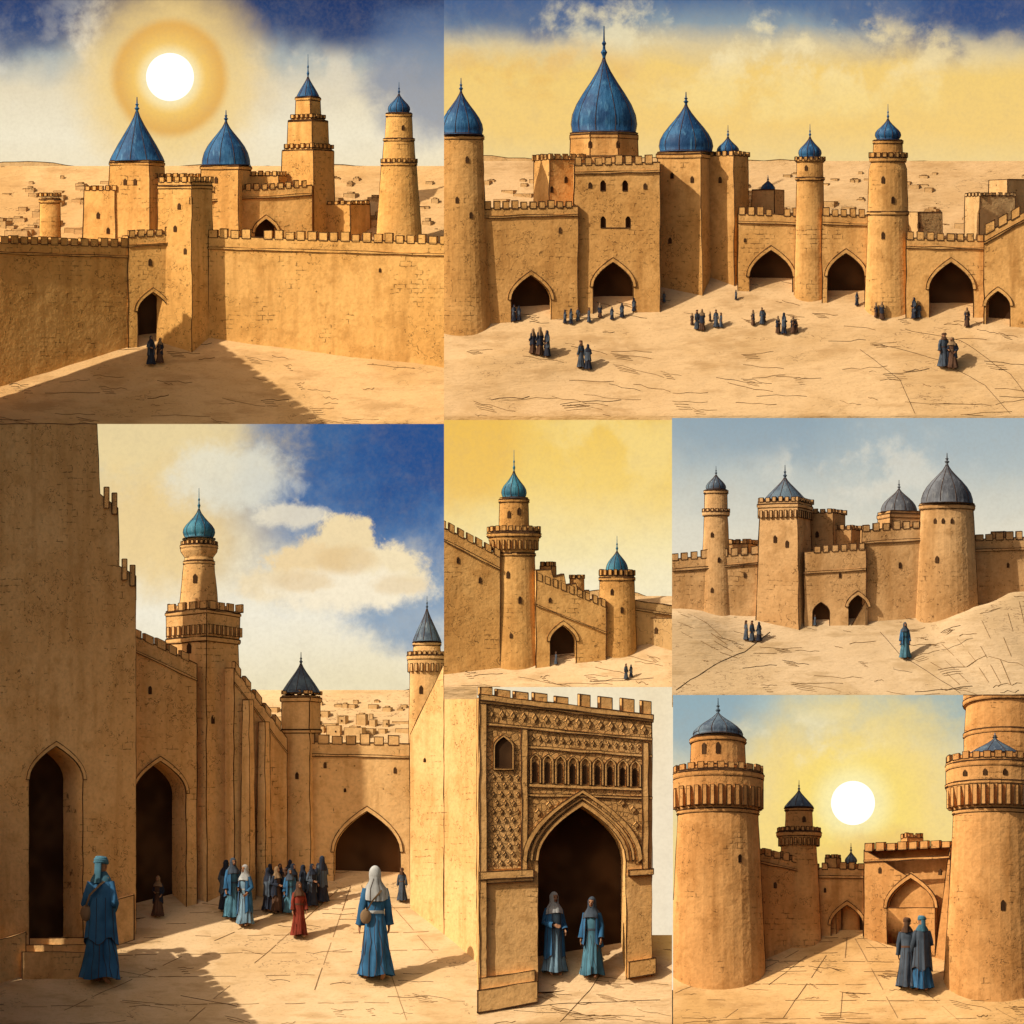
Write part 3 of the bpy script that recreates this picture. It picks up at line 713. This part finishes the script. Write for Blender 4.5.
city(P3,'distant_house_row',318,405,718,745,12,33,wmax=26,hmax=24)
def par3():
    p=P3
    wall(p,'far_gate_wall',(303,880,742),(416,884,744),holes=[(367,811,66,None,22)],cren=(10,4,8),slits=[(325,765,2.5,6),(395,770,2.5,6),(345,790,2,4)],thick=30,band=12)
    tower(p,'cone_roof_tower',301,884,[(22,884),(20,760),(19,696)],sq(.72,'R'),roof=('cone',692,663,19,652,SLATE),rings=[(698,21,4),(730,21,3)],wins=[(-6,712,3,7),(-4,775,3,7)],crens=[(694,20,4,3,3)])
    wall(p,'street_wall',(234,900,668),(287,884,738),cren=(6,4,7),slits=[(250,730,2,6),(268,760,2,6)],band=14,thick=30)
    for x,y,t in ((248,900,700),(264,895,722)):
        tower(p,'wall_buttress',x,y,[(8,y),(5.5,t)],sq(.6,'R'),d=p.dep(y)-6)
    tower(p,'minaret_tower',203,902,[(38,902),(36,760),(36,668),(35,640),(36.5,638),(37,612)],sq(.55,'R'),crens=[(612,37,8,4,7)],rings=[(640,37.5,4),(614,38,3)],wins=[(-14,650,4,10),(-20,700,4,9),(14,668,4,11),(-14,760,3,8),(10,720,3,8)],corbels=[(628,36.5,3,3,9,2.2)])
    tower(p,'minaret',199,640,[(21,640),(19,603),(15,562),(14,558),(18,552),(19,546),(13,544),(12.5,536)],rnd,d=p.dep(902)+22,roof=('onion',538,508,16,488,TEAL),rings=[(546,19,3),(562,16,3)],crens=[(546,18,2.5,2,4)],wins=[(-4,580,3.5,9),(5,595,3,8)])
    wall(p,'street_wall',(132,921,634),(197,904,664),holes=[(160,761,52,None,30)],cren=(8,4,8),slits=[(150,690,3,8),(178,712,3,8)],band=15,thick=40)
    wall(p,'great_street_wall',(-40,992,424),(136,934,590),holes=[(56,746,54,None,36)],top=[(136,600),(136,576),(119,566),(118,508),(100,494),(97,424),(-40,424)],slits=[(66,525,4,12),(105,560,3,10),(40,640,3,8)],band=None,thick=50)
    mb=MB(p); e=empty('stepped_parapet')
    for x0,y0 in ((122,566),(130,572),(104,494),(112,500)):
        dd=p.dep(992)+(p.dep(934)-p.dep(992))*(x0+40)/176; mb.box(x0,x0+5,y0-7,y0+14,dd-1,dd+9)
    mb.done('merlons',e)
    mb=MB(p); e=empty('door_steps')
    for i in range(3): mb.box(28-3*i,90+6*i,938+9*i-i*2,980+9*i,p.dep(960)-16-11*i,p.dep(960)+6-11*i)
    mb.done('steps',e)
    mb=MB(p); e=empty('wall_plinth')
    mb.hexa([(-40,952,p.dep(992)-9),(26,932,p.dep(970)-10),(26,984,p.dep(970)-10),(-40,1006,p.dep(992)-9)],[(-40,950,p.dep(992)+10),(26,930,p.dep(970)+10),(26,982,p.dep(970)+10),(-40,1004,p.dep(992)+10)])
    mb.hexa([(92,905,p.dep(949)-9),(134,895,p.dep(936)-8),(134,940,p.dep(936)-8),(92,954,p.dep(949)-9)],[(92,903,p.dep(949)+10),(134,893,p.dep(936)+10),(134,938,p.dep(936)+10),(92,952,p.dep(949)+10)])
    mb.done('plinth',e)
    tower(p,'round_tower',427,870,[(20,870),(18,720),(17,675),(19,664),(20,656),(14,655),(13,642)],rnd,roof=('cone',641,608,14,596,SLATE),rings=[(656,20.5,4),(643,14.5,3)],crens=[(656,19.5,3,2,4)],corbels=[(664,18,2.5,2.5,8,1.5)],wins=[(-6,690,3,8),(3,648,3,5)],d=p.dep(880))
    wall(p,'sunlit_street_wall',(410,908,735),(444,934,664),band=None,thick=10,slits=[(425,760,2,4)])
    wall(p,'sunlit_street_wall',(444.2,934,689),(477,962,689),band=None,thick=10)
    # off-frame block put in to shade the near left corner of the street
    e=empty('street_shadow_block'); mb=MB(p); mb.box(-59,-8,800,1040,-180,45); mb.walk(-33,-67,[(-25,-112),(25,-112),(25,112),(-25,112)],1,791,801,9,5,4,.3); mb.done('masonry',e,clip=False)
par3()
person(P3,'street_man',101,985,128,155,'robed_man')
person(P3,'blue_woman',375,981,115,195,'robed_woman')
person(P3,'red',299,938,56,20,'robed_child')
person(P3,'brown',158,918,42,-20,'robed_child')
crowd(P3,[('teal',233,920,62,20),('veil_woman',245,927,62,-40),('dark',226,912,52,160)])
grp(P3,[(268,912,44),(277,914,47),(285,912,43),(293,910,46),(303,905,40),(312,908,44),(322,904,48),(290,898,38),(270,900,36),(318,899,36),(402,902,34),(280,900,36)],9)
person(P3,'teal',290,915,46,10)
# ================================================================== PANEL 4
m=skymat('sky_amber',[(0,(246,202,96)),(.35,(248,212,118)),(.7,(250,230,170)),(1,(250,238,204))],
 [(620,450,80,40,(250,220,140),2.0,.7,.5,.45),(470,450,50,60,(240,186,82),1.8,.55,.5,0)],420,600,.07,2.2)
skyboard(P4,215,m,600)
ground(P4,596,G3,nstroke=45,amp=.8)
hills(P4,600,150,16,S_FAR,2.7)
city(P4,'distant_city',600,672,608,640,20,41,hmax=12)
def par4():
    p=P4
    wall(p,'fortress_wall',(430,676,520),(500,668,556),cren=(6,3,7),slits=[(458,560,2.5,6),(480,580,2.5,6),(465,610,2,4)],band=12)
    tower(p,'house_block',668,652,[(26,652),(25,618)],sq(.7,'R'),mat=S_FAR,wins=[(-12,630)])
    tower(p,'broken_turret',577,650,[(8,650),(7,578)],rnd,crens=[(578,7.5,3,2,3)])
    tower(p,'broken_turret',548,655,[(9,655),(8,566)],sq(.7,'R'),crens=[(566,8,3,2,4)])
    wall(p,'ruined_gate_wall',(536,668,578),(606,660,606),holes=[(563,625,26,None,14)],cren=(5,3,6),top=[(606,606),(600,598),(590,600),(589,590),(578,592),(576,583),(566,585),(564,574),(553,577),(551,569),(536,570)],slits=[(550,600,2.5,5),(586,618,2.5,5)],band=26,thick=24)
    tower(p,'round_tower',617,658,[(20,658),(18,600),(17,576)],rnd,roof=('bulb',570,550,11,536,TEAL),crens=[(575,17.5,3.2,2,5)],rings=[(578,18.5,3)],wins=[(-5,592,2.5,6),(5,610,2.5,6)])
    tower(p,'minaret_tower',514,670,[(27,670),(23,620),(20.5,552),(25,540),(26.5,532),(15,531),(14,498)],rnd,roof=('onion',498,470,12.5,450,TEAL),crens=[(532,26,4,2.5,5)],corbels=[(541,22,2.5,2.5,9,2.5)],rings=[(534,27.5,3.5),(500,15.5,3),(554,22,2.5)],wins=[(-5,515,3,7),(5,512,3,7),(-6,575,3,7),(6,600,3,7),(-3,635,2.5,5)])
    wall(p,'low_outer_wall',(634,646,600),(690,640,608),band=8,thick=14,mat=S_FAR)
par4()
grp(P4,[(556,665,13),(626,680,16),(631,678,13)],3)
# ================================================================== PANEL 5
m=skymat('sky_grey',[(0,(156,174,182)),(.3,(190,196,190)),(.6,(224,218,198)),(1,(240,230,206))],
 [(760,430,80,30,(140,162,176),1.9,.6,.5,0),(960,430,110,40,(170,184,188),1.8,.6,.5,0),(850,470,90,30,(232,224,204),2.2,.6,.5,.5)],418,600,.08,6.6)
skyboard(P5,255,m,600)
def sm_(t): t=max(0,min(1,t)); return t*t*(3-2*t)
def g5(x,y):
    r=0
    if x>895:
        c=640-(x-900)*.02; k=max(0,1-(c-y)/28) if y<c else max(0,1-(y-c)/(695-c))
        r=sm_((x-895)/125)*k*46
        r-=max(0,3.5*math.sin((x-y*1.2)*.09))*min(1,r/10)
    if x<750:
        k=max(0,1-abs(y-640)/34); r+=sm_((750-x)/72)*k*26
    return r
road=[[(770,632),(745,652),(690,680),(676,690)],[(880,632),(900,655),(935,680),(960,694)]]
dn=[[(915+i*13,655-i*1.5),(960+i*10,688)] for i in range(9)]+[[(676,632+i*6),(722+i*5,644+i*5)] for i in range(4)]
ground(P5,598,G5,strokes=road,fx=g5,nstroke=55,amp=.8,joints=dn)
hills(P5,600,150,5,S_FAR,7.7)
def par5():
    p=P5
    wall(p,'curtain_wall',(660,618,560),(762,616,552),cren=(7,3,6),band=10,slits=[(690,580,2,5),(745,575,2,5)])
    wall(p,'curtain_wall',(965,606,540),(1060,600,536),cren=(7,3,6),band=10,slits=[(985,560,2,5),(1008,565,2,5)])
    tower(p,'ruined_block',825,605,[(22,605),(20,514)],sq(.7,'R'),wins=[(-8,535),(2,545)],crens=[(514,20,4,3,4)])
    tower(p,'ruined_block',846,605,[(15,605),(14,530)],sq(.7,'R'),crens=[(530,14,4,3,4)])
    tower(p,'ruined_block',1000,596,[(10,596),(9,532)],sq(.7,'R'))
    tower(p,'ruined_block',742,604,[(16,604),(15,544)],sq(.7,'R'),crens=[(544,15,4,3,4)])
    tower(p,'domed_tower',899,616,[(23,616),(21,516),(21,512)],sq(.7,'L'),roof=('bulb',511,488,18,480,GREY),rings=[(515,22,4)],wins=[(-6,530,3,7),(6,535,3,7)])
    wall(p,'gate_wall',(804,626,552),(866,625,548),holes=[(821,602,17,None,8),(858,595,19,None,9)],cren=(6,3,6),band=20,slits=[(840,575,2,5),(812,580,2,4)],thick=20)
    wall(p,'gate_wall',(862,622,530),(926,618,526),cren=(7,3,6),band=12,slits=[(880,560,2.5,6),(900,565,2.5,6)],thick=20)
    tower(p,'slender_minaret',716,620,[(16,620),(13.5,560),(11.5,514),(11,490)],rnd,roof=('drop',489,474,10,466,SLATE),rings=[(491,12.5,3),(512,14,4)],crens=[(512,13.5,2.5,2,3)],wins=[(-3,500,2.5,5),(-4,535,2.5,5),(3,560,2.5,5),(-4,590,2.5,5)])
    tower(p,'square_keep_tower',785,630,[(30,630),(27,560),(25.5,520),(27,516),(27,503)],sq(.74,'R'),roof=('cone',500,477,21,465,SLATE),crens=[(503,27,4,2.5,4)],rings=[(506,28,3.5)],corbels=[(512,26,2.5,2.5,7,1.8)],wins=[(-10,540,3,7),(2,545,3,7),(-6,580,3,7)])
    tower(p,'great_round_tower',947,630,[(33,630),(30,580),(26.5,512),(27.5,508),(27.5,504)],rnd,roof=('bulb',503,463,26,453,GREY),rings=[(506,28.5,4)],wins=[(-12,522,2.5,5),(-4,522,2.5,5),(5,522,2.5,5),(13,522,2.5,5),(-10,560,3,7),(6,580,3,7)])
par5()
grp(P5,[(746,641,20),(752,642,21),(759,642,20)],3)
person(P5,'teal',905,660,37,10)
grp(P5,[(815,626,11)],3)
# ================================================================== PANEL 6
m=skymat('sky_paper',[(0,(246,228,190)),(.4,(252,240,214)),(1,(252,242,218))],[(655,850,25,160,(236,202,150),.8,.3,.6,0)],687,1024,.05,1.2)
P6.x1=673
skyboard(P6,135,m,960)
P6.x1=672
ground(P6,935,G3,nstroke=30,amp=.6,strokes=[[(490,1010),(560,1004),(660,1000)],[(560,1022),(590,990),(600,975)]])
e=empty('carved_gateway')
p=P6
A=(480,1004,698);B=(652,976,718)
wall(p,'carved_gateway',A,B,holes=[(582,806,88,None,34)],thick=42,parent=e,band=None,trim=True)
def TT(x,y,k):
    dA,dB=p.dep(A[1]),p.dep(B[1]); d=dA+(dB-dA)*(x-A[0])/(B[0]-A[0]); n=Vector((-(dB-dA),B[0]-A[0])).normalized()
    return (x+n.x*k,y,d+n.y*k)
def slope(x,y):
    t=(x-480)/172; return y+t*(20-50*(y-698)/306)
def slab(mb,x0,x1,y0,y1,out,mi=0,inn=.5):
    f=[TT(x0,slope(x0,y0),-out),TT(x1,slope(x1,y0),-out),TT(x1,slope(x1,y1),-out),TT(x0,slope(x0,y1),-out)]
    g=[TT(x0,slope(x0,y0),inn),TT(x1,slope(x1,y0),inn),TT(x1,slope(x1,y1),inn),TT(x0,slope(x0,y1),inn)]
    mb.hexa(f,g,mi)
m2=MB(p)
slab(m2,479,653,694,700,3.5); slab(m2,479,653,700.3,703,2.4); slab(m2,480,652,722,725,2.4); slab(m2,528,652,742,745,2.0); slab(m2,524,652,792,795,2.0)
slab(m2,479,486,703.2,990,3.4); slab(m2,521,527,725,872,2.6); slab(m2,642,648,728,880,2.4)
slab(m2,479,533,872,880,4.0); slab(m2,479,533,880.5,884,2.8); slab(m2,628,653,878,885,4.0)
slab(m2,476,536,990,1012,10); slab(m2,479,534,978,990,6); slab(m2,628,655,985,1004,6)
m2.done('cornices',e)
m2=MB(p,[S_ORN])
slab(m2,486.5,651,703.5,721.5,.9); slab(m2,527.5,641.5,725.5,741.5,.9); slab(m2,486.5,520.5,728,870,.9)
slab(m2,527.5,641.5,745.5,791.5,.8)
ap=pointed(582,799,98,905,9); 
def archy(x):
    best=905
    for a,b in zip(ap,ap[1:]):
        if min(a[0],b[0])<=x<=max(a[0],b[0]) and abs(a[0]-b[0])>1e-3: best=min(best,a[1]+(b[1]-a[1])*(x-a[0])/(b[0]-a[0]))
    return best
xs=[528+i*4.06 for i in range(29)]
for xa,xb in zip(xs,xs[1:]):
    ya,yb_=min(slope(xa,871),archy(xa)-3),min(slope(xb,871),archy(xb)-3)
    ta,tb=slope(xa,796),slope(xb,796)
    if ya-ta<1.5 and yb_-tb<1.5: continue
    ya=max(ya,ta+.5); yb_=max(yb_,tb+.5)
    m2.face([TT(xa,ta,-.9),TT(xb,tb,-.9),TT(xb,yb_,-.9),TT(xa,ya,-.9)])
m2.done('arabesque_panels',e,ink=False)
m2=MB(p)
for x0,x1,h in ((480,492,8),(497,510,7),(515,528,7),(534,547,8),(556,568,7),(580,590,12),(600,612,12),(622,634,13),(642,651,13)):
    f=[TT(x0,slope(x0,694)-h,-1),TT(x1,slope(x1,694)-h,-1),TT(x1,slope(x1,695),-1),TT(x0,slope(x0,695),-1)]
    g=[TT(x0,slope(x0,694)-h,16),TT(x1,slope(x1,694)-h,16),TT(x1,slope(x1,695),16),TT(x0,slope(x0,695),16)]
    m2.hexa(f,g)
m2.done('merlons',e)
m2=MB(p)
def loz(x,y,w,h,out=2.0,mi=0):
    y=slope(x,y); f=[TT(x-w*.55,y,-out),TT(x,y-h*.55,-out),TT(x+w*.55,y,-out),TT(x,y+h*.55,-out)]; g=[TT(x-w,y,-.2),TT(x,y-h,-.2),TT(x+w,y,-.2),TT(x,y+h,-.2)]
    m2.hexa(f,g,mi)
for i in range(15):
    x=491+i*10.9; loz(x,712.5,3.8,6.0)
for i in range(15): x=532+i*7.6; loz(x,734,2.4,4.0,1.8)
for r in range(11):
    for c in range(4):
        x=493+c*8.2+(4.1 if r%2 else 0)*.9
        if x<519: loz(x,776+r*8.8,2.8,4.0,1.8)
for x,y in ((538,812),(549,804),(633,808),(622,800),(538,832),(636,826)): loz(x,y,4.4,5,2.2)
m2.done('carved_ornament',e,r=.0032)
m2=MB(p)
# blind arcade: a row of small raised pointed arches on colonnettes
for i in range(9):
    cx=535+i*12.5; yt=slope(cx,749.5); yb_=slope(cx,781); pi=pointed(cx,yt+2,7.4,yb_,5); po=pointed(cx,yt,11.4,yb_,5)
    for a,b,c,d_ in zip(pi,pi[1:],po[1:],po): m2.hexa([TT(q[0],q[1],-2.6) for q in (a,b,c,d_)],[TT(q[0],q[1],-.7) for q in (a,b,c,d_)])
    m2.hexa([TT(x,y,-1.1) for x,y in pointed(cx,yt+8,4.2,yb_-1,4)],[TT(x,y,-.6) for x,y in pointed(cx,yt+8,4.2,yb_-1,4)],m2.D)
slab(m2,528,641.5,782,785,2.2)
pn=pointed(503,737,17,768,6)
for a,b in zip(pn,pn[1:]+pn[:1]):
    c=Vector((503,755)); o=lambda q:(c.x+(q[0]-c.x)*1.22,c.y+(q[1]-c.y)*1.14)
    a2,b2=o(a),o(b); m2.hexa([TT(q[0],q[1],-2.8) for q in (a,b,b2,a2)],[TT(q[0],q[1],-.5) for q in (a,b,b2,a2)])
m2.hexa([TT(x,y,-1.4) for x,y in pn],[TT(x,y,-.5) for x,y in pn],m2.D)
pts=pointed(582,793,112,996,9)
inn=pts[1:-1]; out=[(582+(x-582)*1.07,y-3.5 if y<880 else y) for x,y in inn]
for i in range(len(inn)-1):
    a,b,c,d_=inn[i],inn[i+1],out[i+1],out[i]
    m2.hexa([TT(q[0],q[1],-3.0) for q in (a,b,c,d_)],[TT(q[0],q[1],.4) for q in (a,b,c,d_)])
inn=pointed(582,799,100,996,9)[1:-1]; out=[(582+(x-582)*1.05,y-2 if y<880 else y) for x,y in inn]
for i in range(len(inn)-1):
    a,b,c,d_=inn[i],inn[i+1],out[i+1],out[i]
    m2.hexa([TT(q[0],q[1],-1.8) for q in (a,b,c,d_)],[TT(q[0],q[1],.4) for q in (a,b,c,d_)])
m2.done('arch_mouldings',e,r=.0036)
person(P6,'veil_woman',554,976,84,25,'robed_woman'); person(P6,'teal',592,979,82,-15,'robed_woman')
# ================================================================== PANEL 7
m=skymat('sky_sunset',[(0,(176,194,190)),(.3,(216,210,180)),(.6,(246,218,146)),(1,(248,216,134))],
 [(700,705,70,50,(132,164,180),1.8,.7,.5,0),(950,705,70,34,(152,176,178),1.9,.7,.5,0),(853,803,120,100,(252,220,130),1.2,.9,.5,0),(853,803,62,58,(254,224,118),.5,.9,.4,0),(853,803,36,36,(255,240,172),.1,1,.4,0),(800,740,70,22,(242,232,196),2.2,.7,.5,.48),(880,850,60,20,(240,196,112),2.0,.6,.5,0)],695,930,.07,4.1)
skyboard(P7,252,m,930)
sun_ball(P7,853,803,22,240)
pv=[]
for xa in range(600,1150,60): pv.append([(xa,1022),(848+(xa-850)*.11,936)])
for y in (938,942,947,953,961,971,984,1000,1018): pv.append([(850-(y-930)*3.2,y),(850+(y-930)*2.4,y+1)])
ground(P7,930,G7,joints=pv,nstroke=45,amp=.5)
def par7():
    p=P7
    tower(p,'distant_dome',851,930,[(9,930),(8,864)],rnd,roof=('onion',863,851,6,843,SLATE))
    tower(p,'wall_turret',833,934,[(9,934),(8,858)],sq(.7,'R'),crens=[(858,8,3,2,3)])
    wall(p,'far_gate_wall',(812,936,868),(868,936,868),holes=[(847,905,32,None,12)],cren=(6,3,5),band=8,slits=[(825,890,2,5)],thick=22)
    tower(p,'gate_block',912,930,[(12,930),(11,838)],sq(.7,'L'),crens=[(838,11,4,3,4)])
    wall(p,'palace_wall',(864,938,850),(950,962,846),holes=[(911,878,48,None,7,0)],cren=(8,3,6),band=10,slits=[(880,870,2.5,6),(940,872,2.5,6)],thick=22)
    wall(p,'inner_wall',(755,964,852),(800,944,862),cren=(6,3,6),band=8,slits=[(775,885,2.5,6)],thick=20)
    tower(p,'round_tower',799,948,[(23,948),(20,890),(17.5,846),(21,838),(22,832),(14,831),(13,808)],rnd,roof=('cone',807,790,14.5,780,SLATE),rings=[(833,23,4),(809,14.5,2.5)],crens=[(832,21,3,2,4)],corbels=[(839,19,2.2,2,7,1.6)],wins=[(-3,820,3,6),(5,820,3,6),(-5,860,3,7),(4,885,3,7)])
    tower(p,'tall_back_tower',1006,1000,[(46,1000),(42,740),(40,706),(43,700),(43,690)],rnd,rings=[(735,43,4),(703,43.5,4)],d=p.dep(960)+20,wins=[(-22,720,3,8)])
    tower(p,'corbelled_round_tower',995,1002,[(53,1002),(48,930),(44,860),(41.5,812),(47,796),(49,790),(49,764),(38,763),(36,757)],rnd,roof=('cone',756,738,29,733,SLATE),rings=[(767,50,5),(812,43,3.5),(786,50,3)],crens=[(764,49,7,4,6)],corbels=[(790,43.5,4.2,3.6,19,4.5)],wins=[(-30,778,4,6),(-10,778,4,6),(10,778,4,6),(-20,850,4,9),(8,905,4,10)])
    tower(p,'corbelled_round_tower',718,990,[(49,990),(46,930),(42.5,860),(40,812),(44,796),(45.5,790),(45.5,774),(28,773),(26.5,738)],rnd,roof=('drop',737,712,25,698,SLATE),rings=[(776,46.5,5),(812,41.5,3.5),(740,28.5,4),(768,29,3)],crens=[(774,45,6.5,3.6,6)],corbels=[(790,41,4.2,3.6,19,4.5)],wins=[(-14,752,4,11),(0,752,4,11),(14,752,4,11),(-12,850,4,9),(4,900,4,10),(-26,905,3,8),(22,860,3,8)])
par7()
person(P7,'dark2',907,990,72,170,'robed_man'); person(P7,'cloak_man',922,992,76,200,'robed_man')
grp(P7,[(797,939,20),(803,938,17)],3)
# ================================================================== light, camera
Ls=Vector((-.70,-.38,.6)).normalized()
sl=bpy.data.lights.new('sunlight','SUN'); sl.energy=5.0; sl.angle=math.radians(.5); sl.color=(1,.92,.79)
so=bpy.data.objects.new('sunlight',sl); COL.objects.link(so); so.rotation_euler=Ls.to_track_quat('Z','Y').to_euler()
w=bpy.data.worlds.new('World'); scene.world=w; w.use_nodes=True; nt=w.node_tree
st=nt.nodes.new('ShaderNodeTexSky'); st.sky_type='NISHITA'; st.sun_disc=False; st.dust_density=4.0; st.air_density=.8
st.sun_elevation=math.asin(Ls.z); st.sun_rotation=math.atan2(Ls.x,Ls.y)
mx=nt.nodes.new('ShaderNodeMix'); mx.data_type='RGBA'; mx.blend_type='MULTIPLY'; mx.inputs[0].default_value=1; mx.inputs[7].default_value=(1.08,.95,.80,1)
nt.links.new(st.outputs[0],mx.inputs[6])
bg=nt.nodes['Background']; bg.inputs[1].default_value=.11; nt.links.new(mx.outputs[2],bg.inputs[0])
cam=bpy.data.cameras.new('camera'); co=bpy.data.objects.new('camera',cam); COL.objects.link(co)
cam.type='ORTHO'; cam.ortho_scale=10.24; cam.clip_end=200
co.location=(5.12,-20,5.12); co.rotation_euler=(math.radians(90),0,0); scene.camera=co
scene.view_settings.view_transform='Standard'; scene.view_settings.look='None'; scene.view_settings.exposure=0
